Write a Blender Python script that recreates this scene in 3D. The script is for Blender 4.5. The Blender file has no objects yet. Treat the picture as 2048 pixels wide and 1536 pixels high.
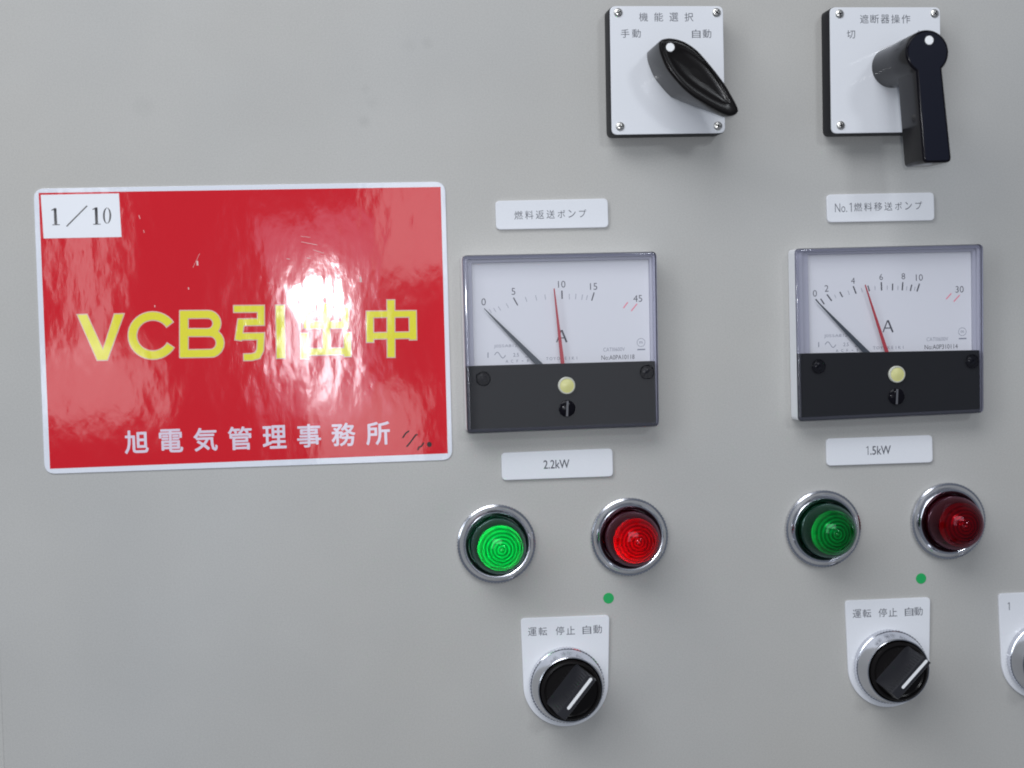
import bpy, bmesh, math, random
from mathutils import Matrix, Vector
random.seed(7)
S = bpy.context.scene
COL = S.collection

# ------------------------------------------------------------------ camera
F_PX, YAW, PITCH, ROLL = 3566.58, -0.118912, -0.0385033, -0.0283240   # focal length in px of a 2048 px wide frame
DIST = 0.850                                                          # metres from the panel
cy, sy, cp, sp, cr, sr = (math.cos(YAW), math.sin(YAW), math.cos(PITCH), math.sin(PITCH), math.cos(ROLL), math.sin(ROLL))
RC = Matrix(((cy, 0, sy), (0, 1, 0), (-sy, 0, cy))) @ Matrix(((1, 0, 0), (0, cp, -sp), (0, sp, cp))) @ Matrix(((cr, -sr, 0), (sr, cr, 0), (0, 0, 1)))
MW = Matrix(((1, 0, 0), (0, 0, -1), (0, 1, 0)))
cam_d = bpy.data.cameras.new('camera')
cam_d.sensor_width = 36.0
cam_d.lens = F_PX / 2048 * 36.0
cam_d.clip_start = 0.02
cam_d.clip_end = 50
cam_d.dof.use_dof = True
cam_d.dof.focus_distance = 0.86
cam_d.dof.aperture_fstop = 7.0
cam = bpy.data.objects.new('camera', cam_d)
COL.objects.link(cam)
cam.matrix_world = Matrix.Translation((0, -DIST, 0)) @ (MW @ RC).to_4x4()
S.camera = cam
S.render.resolution_x, S.render.resolution_y = 1024, 768


def W(px, py, h=0.0):
    """photo pixel -> (x, z) in mm on the plane h mm in front of the panel"""
    d = RC @ Vector(((px - 1024) / F_PX, -(py - 768) / F_PX, -1.0))
    k = (DIST * 1000 - h) / -d.z
    return Vector((d.x * k, d.y * k))


# ------------------------------------------------------------------ light
world = bpy.data.worlds.new('World')
S.world = world
world.use_nodes = True
bg = world.node_tree.nodes['Background']
bg.inputs['Color'].default_value = (0.74, 0.83, 1.0, 1)
bg.inputs['Strength'].default_value = 0.20


def area(name, loc, target, w, h, radiance, col=(0.86, 0.93, 1.0)):
    ld = bpy.data.lights.new(name, 'AREA')
    ld.shape = 'RECTANGLE'
    ld.size, ld.size_y = w, h
    ld.energy = radiance * math.pi * w * h
    ld.color = col
    o = bpy.data.objects.new(name, ld)
    COL.objects.link(o)
    o.location = loc
    o.rotation_euler = (Vector(target) - Vector(loc)).to_track_quat('-Z', 'Y').to_euler()
    return o


def mirrored(name, x0, y0, x1, y1, dist, radiance, col=(0.86, 0.93, 1.0)):
    """unseen area lamp for a bright wall or added glare behind the photographer, seen mirrored in the glossy sheets"""
    k = 1 + dist / DIST
    a, b = W(x0, y0) * k / 1000, W(x1, y1) * k / 1000
    area(name, ((a.x + b.x) / 2, -dist, (a.y + b.y) / 2), ((a.x + b.x) / 2, 0, (a.y + b.y) / 2),
         abs(b.x - a.x), abs(b.y - a.y), radiance, col)


area('ceiling_light', (-0.70, -1.40, 1.50), (-0.1, 0, 0.10), 2.0, 1.0, 5.4, (0.92, 0.95, 1.0))
area('camera_flash', (0.022, -DIST - 0.012, 0.024), (0.03, 0, 0), 0.016, 0.009, 2300, (0.95, 0.97, 1.0))
area('side_window_light', (-1.20, -1.15, 0.40), (0, 0, 0), 0.5, 0.8, 3.4, (0.86, 0.93, 1.0))
area('window_light', (0.93, -2.8, 0.98), (0.1, 0, 0), 0.28, 0.28, 36.0, (0.9, 0.95, 1.0))
mirrored('glare_streak_light_a', 550, 585, 588, 755, 3.0, 22)  # this and the next lamp are added for white glare on the notice
mirrored('glare_streak_light_b', 602, 560, 668, 775, 3.0, 30)
mirrored('glare_halo_light', 515, 440, 750, 830, 3.2, 1.9, (0.8, 0.75, 1.0))  # added lamp, makes the purple bloom round the glare
mirrored('wall_light_left', 118, 330, 222, 715, 2.6, 3.4, (0.95, 0.97, 1.0))
mirrored('wall_light_low_left', 60, 700, 318, 842, 2.65, 3.4, (0.95, 0.97, 1.0))
mirrored('wall_light_upper', 748, 330, 925, 560, 2.6, 3.0, (0.95, 0.97, 1.0))
mirrored('wall_light_right', 935, 460, 1335, 900, 2.6, 0.6, (0.92, 0.95, 1.0))
mirrored('wall_light_low', 598, 775, 862, 935, 2.6, 3.0, (0.95, 0.97, 1.0))

S.view_settings.view_transform = 'Standard'
S.view_settings.look = 'None'
S.view_settings.exposure = 0.0
S.view_settings.gamma = 1.0
S.cycles.filter_width = 1.9
S.cycles.max_bounces = 10
S.cycles.transparent_max_bounces = 16

# ------------------------------------------------------------------ materials
MATS = {}


def mat(name, base, rough=0.5, metal=0.0, coat=0.0, spec=0.5, bump=None, speck=0.0, emit=None, crough=0.03, stains=0):
    """bump = (scale vector per metre, distance m, detail)"""
    m = bpy.data.materials.new(name)
    m.use_nodes = True
    nt = m.node_tree
    p = nt.nodes['Principled BSDF']
    p.inputs['Base Color'].default_value = (*base, 1)
    p.inputs['Roughness'].default_value = rough
    p.inputs['Metallic'].default_value = metal
    p.inputs['Specular IOR Level'].default_value = spec
    p.inputs['Coat Weight'].default_value = coat
    p.inputs['Coat Roughness'].default_value = crough
    if name.startswith(('black', 'navy')):
        p.inputs['IOR'].default_value = 1.36
    if emit:
        p.inputs['Emission Color'].default_value = (*emit[0], 1)
        p.inputs['Emission Strength'].default_value = emit[1]
    geo = nt.nodes.new('ShaderNodeNewGeometry')
    if speck or stains:
        last = None
        mp = nt.nodes.new('ShaderNodeMapping')
        nt.links.new(geo.outputs['Position'], mp.inputs['Vector'])
        n = nt.nodes.new('ShaderNodeTexNoise')
        n.inputs['Scale'].default_value = 1500
        n.inputs['Detail'].default_value = 3
        n2 = nt.nodes.new('ShaderNodeTexNoise')
        n2.inputs['Scale'].default_value = 14
        n2.inputs['Detail'].default_value = 4
        for q in (n, n2):
            nt.links.new(mp.outputs['Vector'], q.inputs['Vector'])
        mr = nt.nodes.new('ShaderNodeMapRange')
        mr.inputs['To Min'].default_value = 1 - speck
        mr.inputs['To Max'].default_value = 1 + speck
        mr.inputs['From Min'].default_value = 0.25
        mr.inputs['From Max'].default_value = 0.75
        mr.clamp = False
        nt.links.new(n.outputs['Fac'], mr.inputs['Value'])
        mr2 = nt.nodes.new('ShaderNodeMapRange')
        mr2.inputs['To Min'].default_value = 1 - speck * .5
        mr2.inputs['To Max'].default_value = 1 + speck * .5
        mr2.inputs['From Min'].default_value = 0.25
        mr2.inputs['From Max'].default_value = 0.75
        nt.links.new(n2.outputs['Fac'], mr2.inputs['Value'])
        mu = nt.nodes.new('ShaderNodeMath')
        mu.operation = 'MULTIPLY'
        nt.links.new(mr.outputs['Result'], mu.inputs[0])
        nt.links.new(mr2.outputs['Result'], mu.inputs[1])
        last = mu.outputs[0]
        sc = nt.nodes.new('ShaderNodeVectorMath')
        sc.operation = 'SCALE'
        sc.inputs[0].default_value = base
        nt.links.new(last, sc.inputs['Scale'])
        nt.links.new(sc.outputs['Vector'], p.inputs['Base Color'])
    if bump:
        nrm = None
        for (scl, dist, det) in bump:
            mp = nt.nodes.new('ShaderNodeMapping')
            mp.inputs['Scale'].default_value = scl
            mp.inputs['Location'].default_value = (3.1, 1.7, 5.2)
            nt.links.new(geo.outputs['Position'], mp.inputs['Vector'])
            n = nt.nodes.new('ShaderNodeTexNoise')
            n.inputs['Scale'].default_value = 1.0
            n.inputs['Detail'].default_value = det
            n.inputs['Distortion'].default_value = 0.0
            nt.links.new(mp.outputs['Vector'], n.inputs['Vector'])
            b = nt.nodes.new('ShaderNodeBump')
            b.inputs['Strength'].default_value = 1
            b.inputs['Distance'].default_value = dist
            nt.links.new(n.outputs['Fac'], b.inputs['Height'])
            if nrm:
                nt.links.new(nrm, b.inputs['Normal'])
            nrm = b.outputs['Normal']
        if coat:
            nt.links.new(nrm, p.inputs['Coat Normal'])
        if not coat:
            nt.links.new(nrm, p.inputs['Normal'])
    MATS[name] = m
    return m


FILM = [((40, 40, 17), 0.00022, 0.0), ((120, 120, 65), 0.000085, 1.5), ((480, 480, 260), 0.000014, 3.0)]     # wavy laminating film, shared by all its prints


def film(name, base):
    return mat(name, base, rough=0.6, coat=1.0, spec=0.1, bump=FILM, speck=0.04, crough=0.06)


def clear(name, tint, ior=1.45, rough=0.02, body=None, body_fac=0.0, gloss=(1, 1, 1)):
    """thin clear plastic or glass: tinted transparency with a fresnel reflection"""
    m = bpy.data.materials.new(name)
    m.use_nodes = True
    nt = m.node_tree
    nt.nodes.clear()
    out = nt.nodes.new('ShaderNodeOutputMaterial')
    tr = nt.nodes.new('ShaderNodeBsdfTransparent')
    tr.inputs['Color'].default_value = (*tint, 1)
    gl = nt.nodes.new('ShaderNodeBsdfGlossy')
    gl.inputs['Roughness'].default_value = rough
    gl.inputs['Color'].default_value = (*gloss, 1)
    fr = nt.nodes.new('ShaderNodeFresnel')
    fr.inputs['IOR'].default_value = ior
    mx = nt.nodes.new('ShaderNodeMixShader')
    first = tr.outputs[0]
    if body:
        df = nt.nodes.new('ShaderNodeBsdfDiffuse')
        df.inputs['Color'].default_value = (*body, 1)
        m0 = nt.nodes.new('ShaderNodeMixShader')
        m0.inputs['Fac'].default_value = body_fac
        nt.links.new(tr.outputs[0], m0.inputs[1])
        nt.links.new(df.outputs[0], m0.inputs[2])
        first = m0.outputs[0]
    nt.links.new(fr.outputs[0], mx.inputs['Fac'])
    nt.links.new(first, mx.inputs[1])
    nt.links.new(gl.outputs[0], mx.inputs[2])
    nt.links.new(mx.outputs[0], out.inputs['Surface'])
    return m


def lens_optic(name, col, glow):
    """moulded coloured plastic: lets light through, shiny ridges"""
    m = bpy.data.materials.new(name)
    m.use_nodes = True
    nt = m.node_tree
    nt.nodes.clear()
    out = nt.nodes.new('ShaderNodeOutputMaterial')
    tl = nt.nodes.new('ShaderNodeBsdfTranslucent')
    tl.inputs['Color'].default_value = (*col, 1)
    df = nt.nodes.new('ShaderNodeBsdfDiffuse')
    df.inputs['Color'].default_value = (*[c * 0.45 for c in col], 1)
    gl = nt.nodes.new('ShaderNodeBsdfGlossy')
    gl.inputs['Color'].default_value = (*[0.25 + 0.75 * c for c in col], 1)
    gl.inputs['Roughness'].default_value = 0.12
    a = nt.nodes.new('ShaderNodeMixShader')
    a.inputs['Fac'].default_value = 0.35
    nt.links.new(tl.outputs[0], a.inputs[1])
    nt.links.new(df.outputs[0], a.inputs[2])
    b = nt.nodes.new('ShaderNodeMixShader')
    b.inputs['Fac'].default_value = 0.22
    nt.links.new(a.outputs[0], b.inputs[1])
    nt.links.new(gl.outputs[0], b.inputs[2])
    nt.links.new(b.outputs[0], out.inputs['Surface'])
    return m


ORANGE = [((900, 900, 900), 0.000020, 2.0)]
M_PANEL = mat('beige_grey_paint', (0.450, 0.440, 0.418), rough=0.42, spec=0.35, bump=ORANGE, speck=0.085)
def panel_variation():
    nt = M_PANEL.node_tree
    p = nt.nodes['Principled BSDF']
    src = p.inputs['Base Color'].links[0].from_socket
    geo = nt.nodes.new('ShaderNodeNewGeometry')
    n = nt.nodes.new('ShaderNodeTexNoise')
    n.inputs['Scale'].default_value = 5
    n.inputs['Detail'].default_value = 3
    nt.links.new(geo.outputs['Position'], n.inputs['Vector'])
    mx = nt.nodes.new('ShaderNodeMix')
    mx.data_type = 'RGBA'
    mx.inputs['A'].default_value = (1.03, 1.0, 0.95, 1)
    mx.inputs['B'].default_value = (0.97, 1.0, 1.04, 1)
    nt.links.new(n.outputs['Fac'], mx.inputs['Factor'])
    mu = nt.nodes.new('ShaderNodeVectorMath')
    mu.operation = 'MULTIPLY'
    nt.links.new(src, mu.inputs[0])
    nt.links.new(mx.outputs['Result'], mu.inputs[1])
    cur = mu.outputs['Vector']
    # finger smudges and small stains
    n2 = nt.nodes.new('ShaderNodeTexNoise')
    n2.inputs['Scale'].default_value = 260
    n2.inputs['Detail'].default_value = 4
    nt.links.new(geo.outputs['Position'], n2.inputs['Vector'])
    for (px, py, rad, dark) in ((728, 243, .0042, .16), (731, 178, .0030, .10), (855, 86, .0042, .13), (818, 90, .0050, .08), (288, 212, .0075, .10), (745, 205, .0050, .07)):
        w_ = W(px, py) / 1000
        d = nt.nodes.new('ShaderNodeVectorMath')
        d.operation = 'DISTANCE'
        d.inputs[1].default_value = (w_.x, 0, w_.y)
        nt.links.new(geo.outputs['Position'], d.inputs[0])
        m1 = nt.nodes.new('ShaderNodeMapRange')
        m1.interpolation_type = 'SMOOTHSTEP'
        m1.inputs['From Min'].default_value = rad
        m1.inputs['From Max'].default_value = rad * 0.1
        nt.links.new(d.outputs['Value'], m1.inputs['Value'])
        m2 = nt.nodes.new('ShaderNodeMath')
        m2.operation = 'MULTIPLY'
        nt.links.new(m1.outputs['Result'], m2.inputs[0])
        nt.links.new(n2.outputs['Fac'], m2.inputs[1])
        m3 = nt.nodes.new('ShaderNodeMath')
        m3.operation = 'MULTIPLY_ADD'
        m3.inputs[1].default_value = -dark * 1.0
        m3.inputs[2].default_value = 1.0
        nt.links.new(m2.outputs[0], m3.inputs[0])
        sc = nt.nodes.new('ShaderNodeVectorMath')
        sc.operation = 'SCALE'
        nt.links.new(cur, sc.inputs[0])
        nt.links.new(m3.outputs[0], sc.inputs['Scale'])
        cur = sc.outputs['Vector']
    nt.links.new(cur, p.inputs['Base Color'])


panel_variation()
M_SHEETW = film('laminated_white', (0.74, 0.76, 0.82))
M_RED = film('laminated_red', (0.62, 0.006, 0.016))
M_YEL = film('laminated_yellow', (0.79, 0.72, 0.045))
M_PINK = film('laminated_pale_outline', (0.72, 0.50, 0.42))
M_FOOT = film('laminated_pale_letters', (0.72, 0.62, 0.72))
M_LBL = mat('label_paper_white', (0.82, 0.83, 0.86), rough=0.4, spec=0.3)
M_INK = film('laminated_black_ink', (0.03, 0.03, 0.035))
M_PEN = mat('black_pen_ink', (0.02, 0.015, 0.015), rough=0.4)
M_PLATE = mat('white_engraved_plastic', (0.75, 0.76, 0.79), rough=0.45, spec=0.3, speck=0.015, coat=0.5, crough=0.05)
M_TXT = mat('grey_engraved_paint', (0.085, 0.09, 0.11), rough=0.6)
M_BLK = mat('black_moulded_plastic', (0.006, 0.006, 0.010), rough=0.35, spec=0.15)
M_BLKG = mat('black_glossy_plastic', (0.005, 0.0045, 0.007), rough=0.13, spec=0.2)
M_GRIP = mat('black_ribbed_grip', (0.022, 0.022, 0.026), rough=0.38, spec=0.4)
M_SLOT = mat('screw_slot_metal', (0.10, 0.10, 0.11), rough=0.35)
M_KNOB = mat('black_satin_knob', (0.008, 0.007, 0.007), rough=0.19, spec=0.25)
M_BLKM = mat('black_matt_plastic', (0.008, 0.008, 0.010), rough=0.5, spec=0.35, speck=0.05)
M_HND = mat('navy_black_handle_plastic', (0.005, 0.006, 0.014), rough=0.36, spec=0.25)  # navy sheen of the reflecting front face is put into this colour
M_STEEL = mat('nickel_screw', (0.74, 0.72, 0.68), rough=0.32, metal=1.0)
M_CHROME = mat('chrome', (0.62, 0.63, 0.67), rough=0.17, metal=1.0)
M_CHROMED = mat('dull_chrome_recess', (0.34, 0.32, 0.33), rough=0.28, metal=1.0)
M_DIAL = mat('dial_white', (0.72, 0.72, 0.75), rough=0.6)
M_MARK = mat('dial_print_dark', (0.055, 0.055, 0.07), rough=0.6)
M_MARKL = mat('dial_print_faint', (0.22, 0.23, 0.28), rough=0.6)
M_REDM = mat('dial_print_red', (0.85, 0.22, 0.30), rough=0.6)
M_NEEDLE = mat('dark_needle', (0.045, 0.055, 0.07), rough=0.4)
M_REDN = mat('red_needle', (0.42, 0.035, 0.05), rough=0.4)
M_BTN = mat('pale_yellow_knob', (0.62, 0.60, 0.25), rough=0.35, spec=0.5)
M_BTNR = mat('knob_rim', (0.50, 0.50, 0.42), rough=0.35)
M_DOT = mat('white_dot_paint', (0.85, 0.85, 0.85), rough=0.35)
M_GRN = mat('green_sticker', (0.003, 0.36, 0.09), rough=0.5)
M_COVER = clear('clear_cover', (0.97, 0.97, 0.985))
M_RIM = clear('cover_edge_acrylic', (0.84, 0.84, 0.90), rough=0.06, body=(0.55, 0.56, 0.70), body_fac=0.07)
M_RIMW = clear('cover_side_acrylic', (0.8, 0.82, 0.86), rough=0.10, body=(0.96, 0.97, 1.0), body_fac=0.92)
M_INNER = mat('grey_inner_frame', (0.42, 0.42, 0.49), rough=0.35, spec=0.5)
M_GLG = clear('green_lens_glass', (0.05, 0.55, 0.28), ior=1.36, body=(0.005, 0.06, 0.035), body_fac=0.12, gloss=(0.5, 0.75, 0.68))
M_GLR = clear('red_lens_glass', (0.62, 0.03, 0.10), ior=1.36, body=(0.06, 0.004, 0.012), body_fac=0.12, gloss=(0.75, 0.42, 0.52))
M_SLG = mat('dark_green_sleeve', (0.008, 0.07, 0.04), rough=0.5, spec=0.15)
M_SLR = mat('dark_red_sleeve', (0.07, 0.006, 0.016), rough=0.5, spec=0.15)
M_SLG2 = lens_optic('green_optic_groove_shade', (0.002, 0.40, 0.16), 1)  # darker copy of the optic: groove shade is put into the colour
M_SLR2 = lens_optic('red_optic_groove_shade', (0.50, 0.003, 0.015), 1)  # red optic likewise, darkened for the grooves
M_OPG = lens_optic('green_ribbed_optic', (0.003, 0.88, 0.36), 1)
M_OPR = lens_optic('red_ribbed_optic', (0.95, 0.004, 0.05), 1)

# ------------------------------------------------------------------ geometry helpers (local axes: x right, y up, z out of the panel, in mm)
RX = Matrix.Rotation(math.pi / 2, 4, 'X')


def tag(o, label=None, cat=None, group=None, kind=None):
    for k, v in (('label', label), ('category', cat), ('group', group), ('kind', kind)):
        if v:
            o[k] = v


class Thing:
    def __init__(self, name, px, py, label, cat, group=None):
        self.o = W(px, py)
        e = bpy.data.objects.new(name, None)
        e.empty_display_size = 0.01
        COL.objects.link(e)
        e.matrix_world = Matrix.Translation((self.o.x / 1000, 0, self.o.y / 1000)) @ RX
        tag(e, label, cat, group)
        self.e = e

    def p(self, px, py, h=0.0):
        return W(px, py, h) - self.o

    def pts(self, L, h=0.0):
        return [self.p(x, y, h) for x, y in L]


def area2(P):
    return sum(P[i].x * P[(i + 1) % len(P)].y - P[(i + 1) % len(P)].x * P[i].y for i in range(len(P)))


def ccw(P):
    P = [Vector(p) for p in P]
    return P if area2(P) > 0 else P[::-1]


def offset(P, d):
    """inset (d > 0) a counter-clockwise outline"""
    n, out = len(P), []
    for i in range(n):
        a, b, c = P[i - 1], P[i], P[(i + 1) % n]
        u, v = (b - a), (c - b)
        u = u.normalized() if u.length > 1e-9 else Vector((1, 0))
        v = v.normalized() if v.length > 1e-9 else u
        nu, nv = Vector((-u.y, u.x)), Vector((-v.y, v.x))
        k = nu + nv
        k = k / max(k.dot(k) / 2, 0.35) if k.length > 1e-6 else nu
        out.append(b + k * d)
    return out


def rounded(P, r, n=6):
    P = ccw(P)
    out = []
    for i in range(len(P)):
        a, b, c = P[i - 1], P[i], P[(i + 1) % len(P)]
        rr = r[i] if isinstance(r, (list, tuple)) else r
        u, v = (a - b).normalized(), (c - b).normalized()
        s, e = b + u * rr, b + v * rr
        for k in range(n + 1):
            t = k / n
            out.append(s * (1 - t) ** 2 + b * 2 * t * (1 - t) + e * t ** 2)
    return out


def resample(P, n, smooth=True):
    """n points evenly along a closed Catmull-Rom curve"""
    m = len(P)
    D = []
    for i in range(m):
        p0, p1, p2, p3 = P[i - 1], P[i], P[(i + 1) % m], P[(i + 2) % m]
        for k in range(16):
            t = k / 16
            if smooth:
                D.append(0.5 * ((2 * p1) + (p2 - p0) * t + (2 * p0 - 5 * p1 + 4 * p2 - p3) * t * t + (3 * p1 - p0 - 3 * p2 + p3) * t ** 3))
            else:
                D.append(p1.lerp(p2, t))
    L = [0]
    for i in range(len(D)):
        L.append(L[-1] + (D[(i + 1) % len(D)] - D[i]).length)
    out, j = [], 0
    for k in range(n):
        s = L[-1] * k / n
        while L[j + 1] < s:
            j += 1
        t = (s - L[j]) / max(L[j + 1] - L[j], 1e-9)
        out.append(D[j].lerp(D[(j + 1) % len(D)], t))
    return out


def circle(cx, cy_, r, n=48, ph=0.0):
    return [Vector((cx + r * math.cos(2 * math.pi * i / n + ph), cy_ + r * math.sin(2 * math.pi * i / n + ph))) for i in range(n)]


def finish(name, bm, m, parent, smooth=35, label=None):
    bmesh.ops.recalc_face_normals(bm, faces=bm.faces)
    me = bpy.data.meshes.new(name)
    bmesh.ops.scale(bm, vec=(0.001,) * 3, verts=bm.verts)
    bm.to_mesh(me)
    bm.free()
    if smooth:
        for f in me.polygons:
            f.use_smooth = True
        me.set_sharp_from_angle(angle=math.radians(smooth))
        for f in me.polygons:
            if len(f.vertices) > 4:      # big flat caps keep their true flat shading
                f.use_smooth = False
    for k in (m if isinstance(m, (list, tuple)) else [m]):
        me.materials.append(k)
    o = bpy.data.objects.new(name, me)
    COL.objects.link(o)
    if parent is not None:
        o.parent = parent
    if label:
        o['label'] = label
    return o


def rings(bm, R, cap0=True, cap1=True):
    """R: list of rings, each a list of (x, y, z)"""
    V = [[bm.verts.new(p) for p in r] for r in R]
    n = len(V[0])
    for a, b in zip(V, V[1:]):
        for i in range(n):
            bm.faces.new((a[i], a[(i + 1) % n], b[(i + 1) % n], b[i]))
    if cap0:
        bm.faces.new(V[0][::-1])
    if cap1:
        bm.faces.new(V[-1])


def prism(bm, P, z0, z1, bev=0.0, seg=3):
    P = ccw(P)
    R = [[(p.x, p.y, z0) for p in P]]
    if bev:
        for k in range(seg + 1):
            a = k / seg * math.pi / 2
            Q = offset(P, bev * (1 - math.cos(a)))
            R.append([(p.x, p.y, z1 - bev + bev * math.sin(a)) for p in Q])
    else:
        R.append([(p.x, p.y, z1) for p in P])
    rings(bm, R)


def lathe(bm, prof, cx=0.0, cy_=0.0, n=64, cap0=False, cap1=True, wob=None):
    R = []
    for j, (r, z) in enumerate(prof):
        R.append([(cx + (r + (wob(j, i) if wob else 0)) * math.cos(2 * math.pi * i / n),
                   cy_ + (r + (wob(j, i) if wob else 0)) * math.sin(2 * math.pi * i / n), z) for i in range(n)])
    rings(bm, R, cap0, cap1)


def flat(bm, P, z):
    P = ccw(P)
    bm.faces.new([bm.verts.new((p.x, p.y, z)) for p in P])


def quad_ring(bm, A, B, z):
    """flat band between two outlines with the same number of points"""
    a = [bm.verts.new((p.x, p.y, z)) for p in A]
    b = [bm.verts.new((p.x, p.y, z)) for p in B]
    n = len(a)
    for i in range(n):
        bm.faces.new((a[i], a[(i + 1) % n], b[(i + 1) % n], b[i]))


def ribbon(bm, P, w, z, closed=False, ext=0.0, w1=None):
    """stroke of width w along the points, mitred"""
    P = [Vector(p) for p in P]
    if ext and not closed:
        P[0] = P[0] + (P[0] - P[1]).normalized() * ext
        P[-1] = P[-1] + (P[-1] - P[-2]).normalized() * ext
    n = len(P)
    L, Rr = [], []
    for i in range(n):
        if closed:
            a, c = P[i - 1], P[(i + 1) % n]
        else:
            a, c = P[max(i - 1, 0)], P[min(i + 1, n - 1)]
        b = P[i]
        u = (b - a).normalized() if (b - a).length > 1e-9 else (c - b).normalized()
        v = (c - b).normalized() if (c - b).length > 1e-9 else u
        nu, nv = Vector((-u.y, u.x)), Vector((-v.y, v.x))
        k = nu + nv
        k = k / max(k.dot(k) / 2, 0.3)
        ww = w if w1 is None else w + (w1 - w) * i / (n - 1)
        L.append(bm.verts.new((*(b + k * ww / 2), z)))
        Rr.append(bm.verts.new((*(b - k * ww / 2), z)))
    for i in range(n if closed else n - 1):
        j = (i + 1) % n
        bm.faces.new((L[i], Rr[i], Rr[j], L[j]))


def text_into(bm, s, cx, cy_, w=None, h=None, z=0.0, bold=0.0, rot=0.0):
    """built-in font lettering fitted to an ink box w x h mm (either may be None), centred on cx, cy"""
    cu = bpy.data.curves.new('t', 'FONT')
    cu.body = s
    cu.size = 1.0
    cu.offset = bold
    cu.resolution_u = 3
    o = bpy.data.objects.new('t', cu)
    COL.objects.link(o)
    bpy.context.view_layer.update()
    me = bpy.data.meshes.new_from_object(o.evaluated_get(bpy.context.evaluated_depsgraph_get()))
    bpy.data.objects.remove(o)
    bpy.data.curves.remove(cu)
    V = [v.co.copy() for v in me.vertices]
    if not V:
        return
    x0, x1, y0, y1 = min(v.x for v in V), max(v.x for v in V), min(v.y for v in V), max(v.y for v in V)
    kx = w / (x1 - x0) if w else None
    ky = h / (y1 - y0) if h else None
    kx = kx or ky
    ky = ky or kx
    c, s_ = math.cos(rot), math.sin(rot)
    vs = []
    for v in V:
        X, Y = (v.x - (x0 + x1) / 2) * kx, (v.y - (y0 + y1) / 2) * ky
        vs.append(bm.verts.new((cx + X * c - Y * s_, cy_ + X * s_ + Y * c, z)))
    for f in me.polygons:
        try:
            bm.faces.new([vs[i] for i in f.vertices])
        except ValueError:
            pass
    bpy.data.meshes.remove(me)


def one(t, bm, px, py, hpx, h, w=0.36):
    """a plain figure 1 with its flag"""
    ribbon(bm, t.pts([(px, py - hpx / 2), (px + 0.3, py + hpx / 2)], h), w, h)
    ribbon(bm, t.pts([(px, py - hpx / 2 + 0.8), (px - hpx * .2, py - hpx / 2 + hpx * .2)], h), w * .9, h + 0.004)


def crop(ox, oy, k):
    return lambda x, y: (ox + x / k, oy + y / k)


def ptext(t, bm, s, px, py, wpx=None, hpx=None, h=0.0, bold=0.0, z=None, rot=0.0, heavy=0.0):
    """lettering placed by the pixel its middle has in the photograph"""
    c = t.p(px, py, h)
    w = (t.p(px + wpx / 2, py, h) - t.p(px - wpx / 2, py, h)).length if wpx else None
    hh = (t.p(px, py + hpx / 2, h) - t.p(px, py - hpx / 2, h)).length if hpx else None
    if heavy:        # heavier face: the same glyph laid down a few times, slightly shifted
        for k in range(8):
            a = 2 * math.pi * k / 8
            text_into(bm, s, c.x + heavy * math.cos(a), c.y + heavy * math.sin(a), w, hh, h + 0.003 * k, 0, rot)
        return
    text_into(bm, s, c.x, c.y, w, hh, (z if z is not None else h), bold, rot)


# ------------------------------------------------------------------ the panel
edge = W(3.5, 1440).x + 0.0
bm = bmesh.new()
prism(bm, [Vector((edge, -420)), Vector((620, -420)), Vector((620, 420)), Vector((edge, 420))], -25, 0, bev=0.9, seg=4)
o = finish('cabinet_door_panel', bm, M_PANEL, None)
o.matrix_world = RX
tag(o, kind='structure')
bm = bmesh.new()
prism(bm, [Vector((edge - 260, -420)), Vector((edge - 0.02, -420)), Vector((edge - 0.02, 420)), Vector((edge - 260, 420))], -25, -1.6)
o = finish('cabinet_side_panel', bm, M_PANEL, None)
o.matrix_world = RX
tag(o, kind='structure')

# ------------------------------------------------------------------ laminated red notice
N = Thing('warning_notice', 487, 660, 'laminated red notice with large yellow lettering and white border', 'notice')
PX = 0.24   # mm per photo pixel near the notice
bm = bmesh.new()
prism(bm, rounded(N.pts([(67.3, 377.5), (890, 363.5), (904.7, 919.5), (89.7, 948)]), 5.2, 8), 0.05, 0.60, bev=0.12, seg=2)
finish('laminate_sheet', bm, M_SHEETW, N.e)
bm = bmesh.new()
flat(bm, N.pts([(77.7, 386), (881, 374), (895.4, 906.5), (100.4, 937.5)]), 0.63)
finish('red_print', bm, M_RED, N.e, 0)

big = [  # strokes of the title, in photo pixels: (points, width)
    ([(368, 620.5), (368, 716)], 19),
    ([(360, 629), (416, 628.6)] + [(416 + 18 * math.sin(a), 646.8 - 18.2 * math.cos(a)) for a in [math.pi * k / 10 for k in range(1, 10)]] + [(416, 665), (360, 665)], 18),
    ([(360, 665), (420, 665)] + [(420 + 20.5 * math.sin(a), 686 - 21 * math.cos(a)) for a in [math.pi * k / 10 for k in range(1, 10)]] + [(420, 706.5), (360, 707.5)], 18),
    ([(306 + 41 * math.cos(math.radians(a)), 671 - 39.2 * math.sin(math.radians(a))) for a in range(32, 333, 10)], 19),
    ([(466, 618), (522, 617.5), (522, 644), (482, 644.5), (476.5, 682)], 16),
    ([(475, 673), (522, 672.5), (520.5, 700), (515, 711), (504, 714), (486, 714.5)], 16),
    ([(560, 609), (562, 718)], 20),
    ([(614, 612), (614.5, 650), (690, 649.5), (690, 612)], 16.5),
    ([(652, 605), (653, 704)], 17),
    ([(608.5, 665), (608.5, 719)], 16.5),
    ([(694.5, 664), (695, 714.5)], 16.5),
    ([(608, 704), (695, 702.5)], 16),
    ([(739.5, 621), (740, 686)], 17),
    ([(825, 620), (826, 681)], 17),
    ([(735, 628.8), (829, 627.5)], 15.5),
    ([(735, 672), (829, 670)], 15.5),
    ([(781.5, 598.5), (782, 716)], 18),
]
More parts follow.
